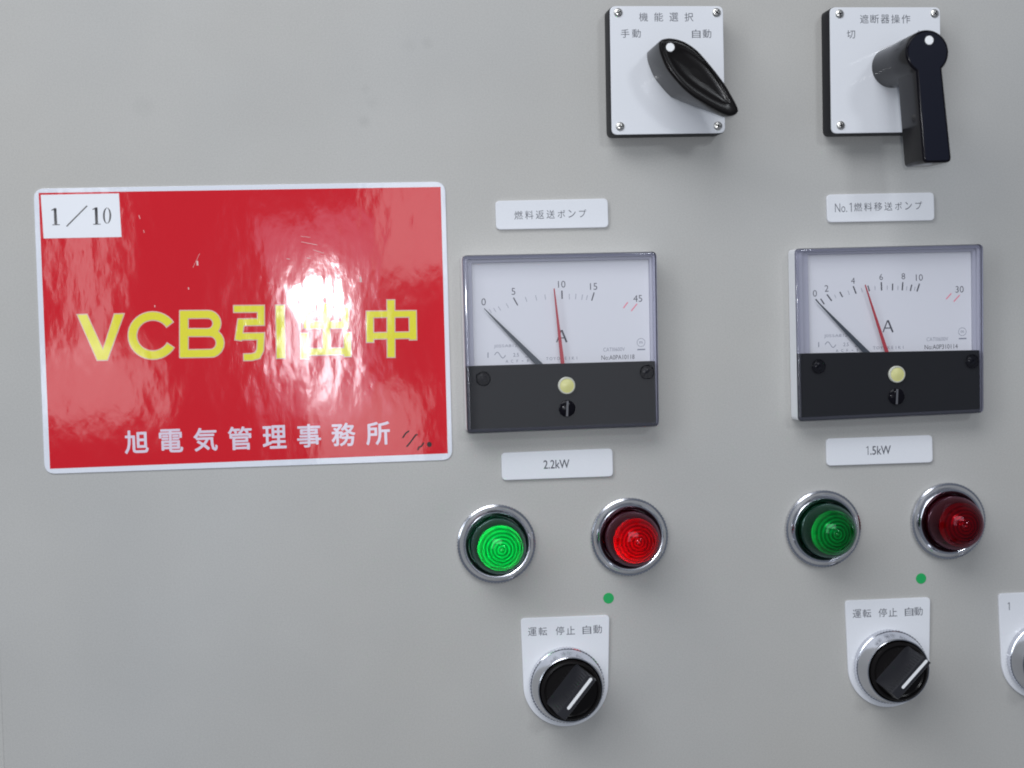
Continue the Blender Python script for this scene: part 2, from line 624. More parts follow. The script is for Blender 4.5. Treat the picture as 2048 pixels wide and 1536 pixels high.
Vo = [(152.5, 628), (175, 627.3), (206, 696), (228, 626.6), (250.5, 626), (216, 721.5), (194, 722)]
for name, m_, shrink, z in (('title_outline', M_PINK, 0.0, 0.66), ('title_lettering', M_YEL, 4.0, 0.76)):
    bm = bmesh.new()
    P = ccw(N.pts(Vo))
    flat(bm, offset(P, shrink / 2 * PX) if shrink else P, z)
    for i, (L, w) in enumerate(big):
        ribbon(bm, N.pts(L), (w - shrink) * PX, z + 0.004 * (i + 1), ext=-shrink / 2 * PX)
    finish(name, bm, m_, N.e, 0)
bm = bmesh.new()
for i, ch in enumerate('旭電気管理事務所'):
    t_ = i / 7
    ptext(N, bm, ch, 273 + 483 * t_, 884 - 17.5 * t_, 46, 45, h=0.66, heavy=0.22)
finish('footer_lettering', bm, M_FOOT, N.e, 0)
lab = None
bm = bmesh.new()
prism(bm, N.pts([(81.8, 390), (238, 387), (243.3, 474), (87.8, 477)]), 0.62, 0.72)
lab = finish('number_label', bm, M_LBL, N.e, 0)
bm = bmesh.new()
z = 0.74


def serif_one(x, y0, y1, sk):
    ribbon(bm, N.pts([(x, y0), (x + sk, y1)]), 5.4 * PX, z)
    ribbon(bm, N.pts([(x - 7 + sk, y1 - .6), (x + 8 + sk, y1 - 1)]), 1.5 * PX, z + 0.004)
    ribbon(bm, N.pts([(x - 7, y0 + 4.2), (x - 1, y0 + 1.6)]), 2.0 * PX, z + 0.008)


serif_one(110.5, 416.5, 450.5, 1.6)
serif_one(192.5, 415, 449.5, 1.2)
ribbon(bm, N.pts([(133.5, 453), (174.5, 411.8)]), 2.6 * PX, z)
oo = [N.p(214.5 + 8.2 * math.cos(a), 431.5 - 16 * math.sin(a)) for a in [2 * math.pi * k / 32 for k in range(32)]]
oi = [N.p(214.5 + 4.6 * math.cos(a), 431.5 - 15 * math.sin(a)) for a in [2 * math.pi * k / 32 for k in range(32)]]
quad_ring(bm, oo, oi, z)
finish('number_print', bm, M_INK, lab, 0)
bm = bmesh.new()
C6 = crop(460, 560, 3.84)
for L in ([(1375, 1158), (1350, 1175), (1325, 1212)], [(1440, 1185), (1425, 1190), (1385, 1245), (1355, 1280)],
          [(1487, 1248), (1470, 1275), (1452, 1282), (1440, 1305)]):
    ribbon(bm, N.pts([C6(*q) for q in L]), 0.7, 0.70)
c = N.p(*C6(1530, 1262))
flat(bm, [c + Vector((1.15 * math.cos(a), 1.25 * math.sin(a))) for a in [2 * math.pi * k / 14 for k in range(14)]], 0.705)
finish('pen_mark', bm, M_PEN, N.e, 0)
# small pale scuffs on the film
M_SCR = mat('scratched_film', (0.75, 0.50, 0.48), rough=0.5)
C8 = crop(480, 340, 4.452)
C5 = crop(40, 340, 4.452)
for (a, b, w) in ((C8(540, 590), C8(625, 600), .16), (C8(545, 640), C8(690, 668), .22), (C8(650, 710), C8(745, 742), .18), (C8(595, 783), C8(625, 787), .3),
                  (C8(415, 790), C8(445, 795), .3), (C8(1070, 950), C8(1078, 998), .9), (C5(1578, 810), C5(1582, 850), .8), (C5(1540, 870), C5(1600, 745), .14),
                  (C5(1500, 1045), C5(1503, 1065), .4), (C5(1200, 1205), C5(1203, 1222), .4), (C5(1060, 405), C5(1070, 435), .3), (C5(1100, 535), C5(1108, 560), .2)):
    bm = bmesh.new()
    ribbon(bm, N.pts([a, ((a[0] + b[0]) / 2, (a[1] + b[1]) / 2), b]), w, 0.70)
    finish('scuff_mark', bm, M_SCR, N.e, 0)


# ------------------------------------------------------------------ engraved name plates
def nameplate(corners, strings, label, group='white name plates on the panel'):
    cx = sum(c[0] for c in corners) / 4
    cy2 = sum(c[1] for c in corners) / 4
    t = Thing('name_plate', cx, cy2, label, 'name plate', group)
    bm = bmesh.new()
    prism(bm, rounded(t.pts(corners, 1.6), 2.3, 6), 0.05, 1.6, bev=0.35)
    finish('plate', bm, M_PLATE, t.e)
    bm = bmesh.new()
    for (s, px, py, w, hh, b, r) in strings:
        if s == '1':
            one(t, bm, px, py, hh, 1.62)
        else:
            ptext(t, bm, s, px, py, w, hh, h=1.62, bold=0 if b == 'h' else b, rot=r, heavy=0.05 if b == 'h' else 0)
    finish('engraved_text', bm, M_TXT, t.e, 0)
    return t


R_ = math.radians
nameplate([(990.6, 401.8), (1215.6, 396.8), (1217.5, 454.7), (992.6, 459.4)],
          [(ch, 1037 + 21.4 * i, 430.5 - 0.62 * i, 16.5 if i < 4 else 14.5, 17 if i < 4 else 15.5, 0, 0) for i, ch in enumerate('燃料返送ポンプ')],
          'white name plate with Japanese lettering above the left ammeter')
nameplate([(1653.2, 389), (1868, 384.6), (1869.5, 440.8), (1655, 444.8)],
          [('No.', 1682, 415.6, 24, 17.5, -0.008, 0), ('1', 1702.5, 414.5, 0, 18, 0, 0)] + [(ch, 1716 + 20.2 * i, 414.3 - 0.55 * i, 16 if i < 4 else 13.5, 17 if i < 4 else 15.5, 0, 0) for i, ch in enumerate('燃料移送ポンプ')],
          'white name plate starting with No.1 above the right ammeter')
nameplate([(1002.6, 905.6), (1225.3, 896.6), (1226.7, 953), (1004, 961)], [('2.2kW', 1113, 928.3, 51.5, 17, 'h', 0)],
          'white name plate engraved 2.2kW under the left ammeter')
nameplate([(1652.3, 877.3), (1864.8, 870), (1866.2, 925), (1653.6, 932)], [('.5kW', 1761, 900.4, 41, 17, 'h', 0), ('1', 1736, 901, 0, 17.5, 0, 0)],
          'white name plate engraved 1.5kW under the right ammeter')


def add_screw(parent, c, r, z, m_, cross=True, name='screw', ang=0.4):
    bm = bmesh.new()
    lathe(bm, [(r, z - 0.3), (r, z + 0.25), (r * .86, z + 0.62), (r * .55, z + 0.86), (r * .01, z + 0.95)], c.x, c.y, 24)
    s = finish(name, bm, m_, parent)
    bm = bmesh.new()
    for a in ((ang, ang + math.pi / 2) if cross else (ang,)):
        u = Vector((math.cos(a), math.sin(a)))
        ln = r * (0.55 if cross else 0.92)
        prism(bm, [c + u * ln + Vector((-u.y, u.x)) * r * .12, c - u * ln + Vector((-u.y, u.x)) * r * .12,
                   c - u * ln - Vector((-u.y, u.x)) * r * .12, c + u * ln - Vector((-u.y, u.x)) * r * .12], z + 0.3, z + 0.97 + (0.01 if a == ang else 0))
    finish('screw_recess', bm, M_BLK if cross else M_SLOT, s, 0)
    return s


# ------------------------------------------------------------------ ammeters
def ammeter(front, scale, label):
    K = crop(*scale['crop'])
    H = 12.5
    cx = sum(c[0] for c in front) / 4
    cyy = sum(c[1] for c in front) / 4
    t = Thing('ammeter', cx, cyy, label, 'ammeter', 'ammeters on the panel')
    F = ccw(t.pts(front, H))
    out = rounded(F, 2.4, 5)
    # base of the case
    bm = bmesh.new()
    prism(bm, offset(out, 2.3), 0.05, 4.6, bev=0.3)
    finish('case', bm, M_BLKM, t.e)
    # dial plate (white card)
    dz = 6.0
    D = t.pts([K(*q) for q in scale['dial']], dz)
    bm = bmesh.new()
    prism(bm, D, 4.7, dz)
    finish('dial_plate', bm, M_DIAL, t.e, 0)
    # grey stepped frame round the dial
    inn = rounded(D, 0.6, 5)
    mid = rounded(ccw([a.lerp(b, 0.42) for a, b in zip(ccw(D), ccw(F))]), 1.2, 5)
    bm = bmesh.new()
    o2 = offset(out, 0.3)
    R = [[(p.x, p.y, dz + 0.05) for p in inn], [(p.x, p.y, dz + 1.6) for p in offset(inn, -0.25)],
         [(p.x, p.y, dz + 1.7) for p in mid], [(p.x, p.y, dz + 3.0) for p in offset(mid, -0.3)], [(p.x, p.y, dz + 3.2) for p in o2],
         [(p.x, p.y, dz - 1.2) for p in offset(o2, -0.1)]]
    rings(bm, R, False, False)
    finish('inner_frame', bm, M_INNER, t.e, 30)
    # clear cover: side walls with a polished lip, and the front window
    bm = bmesh.new()
    R = [[(p.x, p.y, 0.3) for p in out], [(p.x, p.y, H - 0.9) for p in out]]
    rings(bm, R, False, False)
    side = finish('cover_wall', bm, M_RIMW, t.e, 30)
    bm = bmesh.new()
    R = []
    for k in range(4):
        a = k / 3 * math.pi / 2
        R.append([(p.x, p.y, H - 0.85 + 0.85 * math.sin(a)) for p in offset(out, 0.85 * (1 - math.cos(a)))])
    R.append([(p.x, p.y, H) for p in offset(out, 1.7)])
    R.append([(p.x, p.y, H - 0.8) for p in offset(out, 1.9)])
    rings(bm, R, False, False)
    finish('cover_lip', bm, M_RIM, t.e, 30)
    bm = bmesh.new()
    flat(bm, offset(out, 1.7), H - 0.02)
    finish('cover_window', bm, M_COVER, t.e, 0)
    # black lower band
    Bp = ccw(t.pts([K(*q) for q in scale['band']], 11.6))
    bm = bmesh.new()
    prism(bm, rounded(Bp, [1.6 if k < 2 else 0.3 for k in range(4)] if Bp[0].y < Bp[2].y else 0.4, 4), 4.8, 11.55, bev=0.25)
    finish('front_band', bm, M_BLKM, t.e)
    for q in scale['screws']:
        c = t.p(*K(*q), 12.5)
        bm = bmesh.new()
        lathe(bm, [(3.1, 11.62), (3.5, H + 0.02), (3.25, H + 0.10), (2.75, 11.9)], c.x, c.y, 28, False, False)
        finish('screw_hole', bm, M_BLKG, t.e)
        add_screw(t.e, c, 2.6, 11.5, M_BLKG, True, ang=0.6)
    c = t.p(*K(*scale['button']), 13)
    bm = bmesh.new()
    lathe(bm, [(4.1, 11.6), (4.1, 13.0), (3.9, 13.35), (3.35, 13.4), (3.3, 13.1), (2.0, 13.45), (0.02, 13.6)], c.x, c.y, 40)
    for f in bm.faces:
        f.material_index = 1 if f.calc_center_median().xy.__sub__(c).length > 3.32 else 0
    finish('zero_adjuster', bm, [M_BTN, M_BTNR], t.e)
    c = t.p(*K(*scale['slot']), 13)
    add_screw(t.e, c, 4.0, 12.6, M_BLKG, False, name='slotted_screw', ang=math.pi / 2 - 0.06)
    # printing on the dial
    z = dz + 0.03
    bm = bmesh.new()
    for s, x, y, hh in scale['numbers']:
        ptext(t, bm, s, *K(x, y), None, hh, h=z, bold=-0.006)
    for (a, b, w) in scale['major']:
        ribbon(bm, t.pts([K(*a), K(*b)], z), w, z + 0.01)
    finish('scale_print', bm, M_MARK, t.e, 0)
    bm = bmesh.new()
    for (a, b) in scale['minor']:
        ribbon(bm, t.pts([K(*a), K(*b)], z), 0.22, z)
    ox, oy = scale['small']     # lower left reference (x of the bar, y of the sine)
    ribbon(bm, t.pts([K(ox, oy - 20), K(ox, oy + 20)], z), 0.42, z)
    ribbon(bm, t.pts([K(ox + 50 + 85 * k / 16, oy - 22 * math.sin(2 * math.pi * k / 16)) for k in range(17)], z), 0.32, z)
    ptext(t, bm, '2.5', *K(ox + 215, oy - 2), None, 7.0, h=z)
    ptext(t, bm, 'J055A812S', *K(ox + 145, oy - 68), 52, 7.5, h=z, bold=-0.01)
    ribbon(bm, t.pts([K(ox + 285, oy + 14), K(ox + 345, oy + 14)], z), 0.25, z)
    ribbon(bm, t.pts([K(ox + 315, oy - 12), K(ox + 315, oy + 14)], z), 0.25, z + .004)
    for k, ch in enumerate('ACF-8'):
        ptext(t, bm, ch, *K(ox + 145 + 40 * k, oy + 48 - k * 1.2), None, 5.5 if ch != '-' else 1.2, h=z)
    tx, ty = scale['maker']
    for k, ch in enumerate('TOYOKEIKI'):
        ptext(t, bm, ch, *K(tx - 115 + 28.5 * k, ty - k * .7), None, 6.0, h=z)
    qx, qy = scale['right']
    ptext(t, bm, 'CATIII600V', *K(qx - 30, qy - 60), 43, 7.5, h=z, bold=-0.01)
    lx, ly = scale['logo']
    cc = t.p(*K(lx, ly), z)
    quad_ring(bm, circle(cc.x, cc.y, 2.05, 28), circle(cc.x, cc.y, 1.85, 28), z)
    ptext(t, bm, 'm', *K(lx, ly), None, 4.6, h=z)
    ribbon(bm, t.pts([K(lx - 28, ly + 55), K(lx + 32, ly + 53)], z), 0.6, z)
    finish('small_print', bm, M_MARKL, t.e, 0)
    bm = bmesh.new()
    ptext(t, bm, scale['serial'], *K(qx, qy), 66, 9.0, h=z, bold=0)
    finish('serial_print', bm, M_MARK, t.e, 0)
    bm = bmesh.new()
    for (a, b) in scale['red']:
        ribbon(bm, t.pts([K(*a), K(*b)], z), 0.55, z)
    finish('red_scale_mark', bm, M_REDM, t.e, 0)
    for name, (a, b), m_, w0, w1, zz in (('needle', scale['needle'], M_NEEDLE, 0.35, scale['nw'], 8.0), ('set_pointer', scale['pointer'], M_REDN, 0.55, scale['pw'], 9.3)):
        A, B = t.pts([K(*a), K(*b)], zz)
        B = B + (B - A).normalized() * 3
        u = (B - A).normalized()
        n_ = Vector((-u.y, u.x))
        bm = bmesh.new()
        prism(bm, [A + n_ * w0 / 2, A - n_ * w0 / 2, B - n_ * w1 / 2, B + n_ * w1 / 2], zz - 0.3, zz)
        finish(name, bm, m_, t.e, 0)
    return t


ammeter([(924.5, 510.5), (1313.5, 503), (1319, 852.5), (934.5, 867)],
        dict(crop=(900, 480, 3.84), dial=[(165, 180), (1523, 150), (1537, 960), (185, 990)], band=[(122, 970), (1576, 930), (1587, 1426), (136, 1487)],
             screws=[(255, 1065), (1513, 1015)], button=(897, 1118), slot=(900, 1295),
             numbers=[('0', 258, 475, 14), ('5', 487, 395, 13.5), ('10', 858, 340, 13.5), ('15', 1103, 357, 13.5), ('45', 1442, 449, 13.5)],
             major=[((487, 443), (520, 502), .55), ((859, 388), (861, 452), .6), ((1107, 403), (1088, 466), .55)],
             minor=[((300, 530), (318, 560)), ((335, 522), (352, 552)), ((370, 510), (390, 541)), ((432, 488), (450, 521)), ((578, 438), (591, 474)), ((657, 425), (666, 464)),
                    ((728, 418), (734, 458)), ((916, 413), (917, 455)), ((968, 413), (964, 455)), ((1018, 418), (1011, 460)), ((1056, 424), (1047, 460))],
             red=[((1365, 478), (1332, 523)), ((1436, 490), (1392, 546))], small=(292, 884), maker=(862, 912), right=(1290, 900), logo=(1467, 787), serial='No:A0PA10118',
             needle=((262, 525), (690, 960)), pointer=((800, 372), (866, 955)), nw=3.1, pw=2.0),
        'left ammeter marked 5 10 15 with red pointer just before 10, over 2.2kW plate')

ammeter([(1590, 497), (1967.4, 488), (1968.4, 825.5), (1596.5, 843)],
        dict(crop=(1560, 470, 3.94), dial=[(215, 158), (1503, 132), (1510, 930), (232, 960)], band=[(139, 935), (1573, 908), (1578, 1397), (148, 1465)],
             screws=[(305, 1035), (1515, 995)], button=(923, 1098), slot=(920, 1273),
             numbers=[('0', 275, 460, 13), ('2', 367, 421, 13), ('4', 575, 360, 12), ('6', 797, 331, 12), ('8', 972, 325, 12), ('10', 1098, 335, 13), ('30', 1415, 428, 13)],
             major=[((282, 505), (312, 542), .5), ((320, 503), (349, 545), .6), ((370, 468), (407, 519), .65), ((471, 448), (493, 489), .6), ((577, 403), (600, 463), .65),
                    ((692, 398), (705, 443), .6), ((798, 371), (801, 437), .65), ((888, 383), (886, 436), .6), ((968, 371), (963, 436), .65), ((1038, 391), (1027, 441), .6), ((1099, 384), (1079, 445), .65)],
             minor=[((429, 470), (442, 497)), ((535, 438), (547, 471)), ((640, 418), (650, 452)), ((747, 400), (750, 434)), ((845, 398), (845, 431)), ((930, 400), (928, 433)), ((1000, 403), (996, 436)), ((1066, 408), (1058, 438))],
             red=[((1350, 460), (1309, 506)), ((1416, 473), (1369, 525))], small=(305, 864), maker=(858, 890), right=(1270, 880), logo=(1437, 762), serial='No:A0P310114',
             needle=((280, 508), (700, 945)), pointer=((672, 392), (848, 940)), nw=3.0, pw=2.0),
        'right ammeter marked 2 4 6 8 10 with red pointer near 5')
# the unit letter of each dial (bold, open A)
for e, K, q in (([x for x in bpy.data.objects if x.name == 'ammeter'][0], crop(900, 480, 3.84), (858, 738)), ([x for x in bpy.data.objects if x.name == 'ammeter.001'][0], crop(1560, 470, 3.94), (851, 719))):
    o0 = Vector((e.matrix_world.translation.x * 1000, e.matrix_world.translation.z * 1000))
    bm = bmesh.new()
    z = 6.05
    g = lambda dx, dy: W(*K(q[0] + dx, q[1] + dy), z) - o0
    ribbon(bm, [g(-39, 47), g(-3, -47)], 0.55, z)
    ribbon(bm, [g(0, -47), g(38, 47)], 0.85, z + .01)
    ribbon(bm, [g(-24, 14), g(24, 14)], 0.5, z + .02)
    finish('unit_letter', bm, M_MARK, e, 0)


# ------------------------------------------------------------------ cam switches
def cam_base(t, face, txt, screws, hidden=()):
    HF = 14.0
    Fp = ccw(t.pts(face, HF))
    bm = bmesh.new()
    prism(bm, rounded([c + (c - sum(Fp, Vector((0, 0))) / 4).normalized() * 0.3 for c in Fp], 3.0, 6), 0.05, HF - 1.3, bev=0.5)
    finish('switch_base', bm, M_BLK, t.e)
    bm = bmesh.new()
    prism(bm, rounded(Fp, 2.8, 6), HF - 1.3, HF, bev=0.25)
    finish('face_plate', bm, M_PLATE, t.e)
    bm = bmesh.new()
    for (s, x, y, w, hh) in txt:
        ptext(t, bm, s, x, y, w, hh, h=HF + 0.03, bold=0)
    finish('engraved_text', bm, M_TXT, t.e, 0)
    for k, q in enumerate(screws):
        add_screw(t.e, t.p(*q, HF), 2.1, HF, M_STEEL, True, ang=0.3 + k * 0.5)
    return HF


K1 = crop(1180, 0, 5.12)
t = Thing('cam_switch', 1335, 141, 'white faced switch with teardrop black knob pointing down right, top middle', 'rotary switch', 'cam switches along the top')
HF = cam_base(t, [(1220, 12.1), (1446, 12.1), (1450.5, 266), (1224, 269.5)],
              [(ch, *K1(548 + 155 * i, 174), 17.5, 17.5) for i, ch in enumerate('機能選択')] +
              [(ch, *K1(x, y), 17, 17) for ch, x, y in (('手', 360, 343), ('動', 475, 342), ('自', 1088, 346), ('動', 1198, 345))],
              [K1(288, 128), K1(1295, 128), K1(1310, 1290), K1(308, 1295)])
ZT, ZB = 46.0, HF + 0.3
front = [(712, 440), (722, 415), (760, 395), (830, 388), (920, 405), (1010, 445), (1110, 520), (1200, 620), (1290, 730), (1380, 850), (1440, 950), (1490, 1040), (1518, 1100), (1524, 1135), (1500, 1168),
         (1450, 1186), (1390, 1172), (1290, 1125), (1180, 1062), (1050, 980), (950, 895), (860, 795), (790, 700), (745, 600), (716, 510)]
NP = 120
out = resample(ccw(t.pts([K1(*q) for q in front], ZT)), NP)
A0, A1_ = t.p(*K1(985, 930), ZT), None
ax = (t.p(*K1(1500, 1150), ZT) - t.p(*K1(800, 430), ZT)).normalized()


def ramp(x):
    return max(0.0, min(1.0, x))


bm = bmesh.new()
zb = []
for p in out:
    d = (p - A0).dot(ax)
    zb.append(ZB if d < -0.5 else ZB + (ZT - 13 - ZB) * ramp((d + 0.5) / 8.0) ** 0.45 + ramp(d / 25) * 2)
rec = [(905, 500), (935, 490), (990, 508), (1060, 552), (1130, 605), (1200, 672), (1265, 755), (1330, 850), (1385, 945), (1425, 1030), (1440, 1060), (1425, 1078), (1380, 1068), (1290, 1025), (1190, 965), (1090, 900),
       (1000, 830), (930, 765), (870, 690), (820, 610), (795, 560), (800, 530), (840, 515)]
rc = resample(ccw(t.pts([K1(*q) for q in rec], ZT)), NP)
k0 = max(range(NP), key=lambda i: out[i].dot(ax))
k1 = max(range(NP), key=lambda i: rc[i].dot(ax))
out = out[k0:] + out[:k0]
zb = zb[k0:] + zb[:k0]
rc = rc[k1:] + rc[:k1]
R = [[(p.x, p.y, z_) for p, z_ in zip(offset(out, 0.5), zb)], [(p.x, p.y, ZT - 1.5) for p in out]]
for k in range(1, 5):
    a = k / 4 * math.pi / 2
    R.append([(p.x, p.y, ZT - 1.5 + 1.5 * math.sin(a)) for p in offset(out, 1.5 * (1 - math.cos(a)))])
R.append([(p.x, p.y, ZT) for p in offset(out, 1.9)])
R.append([(p.x, p.y, ZT) for p in rc])
cg = sum(rc, Vector((0, 0))) / NP
for f, dz in ((0.96, 0.10), (0.90, 0.28), (0.80, 0.45), (0.60, 0.6), (0.3, 0.68)):
    R.append([(*(cg + (p - cg) * f), ZT - dz) for p in rc])
rings(bm, R)
kn = finish('teardrop_knob', bm, M_KNOB, t.e, 40)
bm = bmesh.new()
c = t.p(*K1(822, 484), ZT)
lathe(bm, [(1.95, ZT - 0.1), (1.95, ZT + 0.08), (1.8, ZT + 0.12)], c.x, c.y, 28)
finish('white_dot', bm, M_DOT, kn)

K2 = crop(1620, 0, 4.267)
t = Thing('cam_switch', 1770, 141, 'white faced switch with long straight black handle hanging down, top right', 'rotary switch', 'cam switches along the top')
cam_base(t, [(1660.3, 14.5), (1880.3, 14.5), (1882.5, 263.5), (1663.4, 267)],
         [(ch, *K2(463 + 89 * i, 162), 17, 17.5) for i, ch in enumerate('遮断器操作')] + [('切', *K2(350, 293), 16.5, 16.5), ('入', *K2(938, 292), 16.5, 16.5)],
         [K2(252, 118), K2(1063, 115), K2(1072, 1068), K2(262, 1070)])
ZT = 63.0
Pb, Pt = t.p(*K2(698, 582), HF), t.p(*K2(1003, 436), ZT)
rr = (t.p(*K2(1186, 436), ZT) - Pt).length
cc = (Pb + Pt) / 2
bm = bmesh.new()
ZL = 38.0
lathe(bm, [(rr * .985, HF + 0.1), (rr * .975, ZT - 5)], cc.x, cc.y, 64)
stem = finish('stem', bm, M_BLKG, t.e, 30)
bm = bmesh.new()
lathe(bm, [(0.9, -0.3), (0.9, 0.02)], 0, 0, 16)
so = finish('set_screw', bm, M_BLK, stem)
a_ = math.radians(-100)
so.matrix_local = Matrix.Translation(Vector((cc.x + rr * .985 * math.cos(a_), cc.y + rr * .985 * math.sin(a_), HF + 4)) / 1000) @ Matrix.Rotation(a_, 4, 'Z') @ Matrix.Rotation(math.pi / 2, 4, 'Y')
# lever: disc head running into a straight, slightly widening bar
L0, R0 = t.p(*K2(918, 592), ZT), t.p(*K2(1130, 585), ZT)
L1, R1 = t.p(*K2(968, 1392), ZT), t.p(*K2(1212, 1385), ZT)
aR, aL = math.atan2(R0.y - cc.y, R0.x - cc.x), math.atan2(L0.y - cc.y, L0.x - cc.x)
aL = aL + 2 * math.pi if aL < aR else aL
arc = [cc + Vector((math.cos(aR + (aL - aR) * k / 40), math.sin(aR + (aL - aR) * k / 40))) * rr for k in range(41)]
bot = []
for c0, c1, c2 in ((L0, L1, R1), (L1, R1, R0)):
    u, v = (c0 - c1).normalized(), (c2 - c1).normalized()
    s, e = c1 + u * 2.6, c1 + v * 2.6
    bot += [s * (1 - k / 6) ** 2 + c1 * 2 * (k / 6) * (1 - k / 6) + e * (k / 6) ** 2 for k in range(7)]
bm = bmesh.new()
prism(bm, arc + bot, ZL, ZT, bev=1.1, seg=4)
for f in bm.faces:
    if len(f.verts) > 4:
        f.material_index = 1  # front cap wears the painted sheen, the moulding itself is black
lev = finish('lever_handle', bm, [M_BLKG, M_HND], t.e, 40)
bm = bmesh.new()
c = t.p(*K2(1017, 343), ZT)
lathe(bm, [(2.0, ZT - 0.1), (2.0, ZT + 0.08), (1.85, ZT + 0.12)], c.x, c.y, 28)
finish('white_dot', bm, M_DOT, lev)


# ------------------------------------------------------------------ indicator lamps
def lamp(px, py, col, lit, label, bulb_dir=(0, 0, 9)):
    t = Thing('indicator_lamp', px, py, label, 'indicator lamp', 'round indicator lamps in two pairs')
    bm = bmesh.new()
    n = 150
    lathe(bm, [(18.0, 0.05), (18.7, 0.3), (18.7, 2.6), (18.0, 3.0)], n=n, wob=lambda j, i: (0.32 if i % 2 else 0.0) if j in (1, 2) else 0.0, cap1=False)
    lathe(bm, [(18.0, 2.98), (17.9, 3.4), (17.4, 4.5), (16.1, 6.3), (15.7, 6.6), (15.3, 6.6), (14.2, 6.25), (13.75, 5.8)], n=72, cap1=False)
    bz = finish('bezel_ring', bm, M_CHROME, t.e, 30)
    bm = bmesh.new()
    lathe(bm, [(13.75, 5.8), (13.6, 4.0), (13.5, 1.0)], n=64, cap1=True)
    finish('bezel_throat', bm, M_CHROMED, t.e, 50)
    g, o_ = (M_GLG, M_OPG) if col == 'green' else (M_GLR, M_OPR)
    prof = [(13.3, 1.6), (13.4, 6.0), (13.35, 9.0)]
    for k in range(1, 17):
        a = k / 16 * math.pi / 2
        prof.append((13.3 * math.cos(a) if k < 16 else 0.02, 9.1 + 20.0 * math.sin(a)))
    bm = bmesh.new()
    lathe(bm, prof, n=72)
    dome = finish('lens_dome', bm, g, t.e, 60)
    # dark sleeve and the stepped concentric optic inside the dome
    bm = bmesh.new()
    lathe(bm, [(13.0, 1.8), (13.1, 6.0), (13.0, 9.0), (12.6, 13.5), (11.8, 16.8), (11.0, 18.2), (10.75, 18.2), (10.6, 17.4), (11.6, 3.0)], n=64, cap1=False)
    finish('lens_sleeve', bm, M_SLG if col == 'green' else M_SLR, dome, 30)
    steps = 6
    zz = lambda r_: 17.3 + 8.2 * math.sqrt(max(0.0, 1 - (r_ / 11.2) ** 2))
    prof = [(10.75, 17.6)]
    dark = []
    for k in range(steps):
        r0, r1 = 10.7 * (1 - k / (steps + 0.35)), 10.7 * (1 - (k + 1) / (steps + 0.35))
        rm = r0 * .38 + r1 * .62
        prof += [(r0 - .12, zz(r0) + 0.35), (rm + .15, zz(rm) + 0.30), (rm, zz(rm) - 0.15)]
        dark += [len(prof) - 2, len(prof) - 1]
    prof += [(1.0, 25.3), (0.75, 26.2), (0.02, 26.8)]
    bm = bmesh.new()
    n = 96
    lathe(bm, prof, n=n)
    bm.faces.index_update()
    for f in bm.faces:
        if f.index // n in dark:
            f.material_index = 1  # groove faces get the painted shade
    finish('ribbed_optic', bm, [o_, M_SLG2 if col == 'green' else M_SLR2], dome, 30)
    bm = bmesh.new()
    bx, by, bz_ = bulb_dir
    bmesh.ops.create_uvsphere(bm, u_segments=16, v_segments=10, radius=2.6, matrix=Matrix.Translation((bx, by, bz_)))
    base = (0.15, 1.0, 0.55) if col == 'green' else (1.0, 0.06, 0.13)
    finish('bulb', bm, mat('glowing_bulb_' + col + str(int(lit)), (0.8, 0.8, 0.8), emit=(base, lit)), t.e, 60)


lamp(992, 1086.5, 'green', 95, 'brightly lit green lamp under the 2.2kW plate', (-1.5, 0.8, 10.0))
lamp(1257.5, 1072.5, 'red', 38, 'red lamp beside the brightly lit green one, above the left green dot', (-5.0, -4.0, 14.0))
lamp(1644, 1056.5, 'green', 9.0, 'dimmer green lamp under the 1.5kW plate', (-6.0, 0.5, 14.5))
lamp(1894, 1041, 'red', 2.0, 'dark red lamp farthest right of the lamps', (-5.5, -1.0, 14.5))


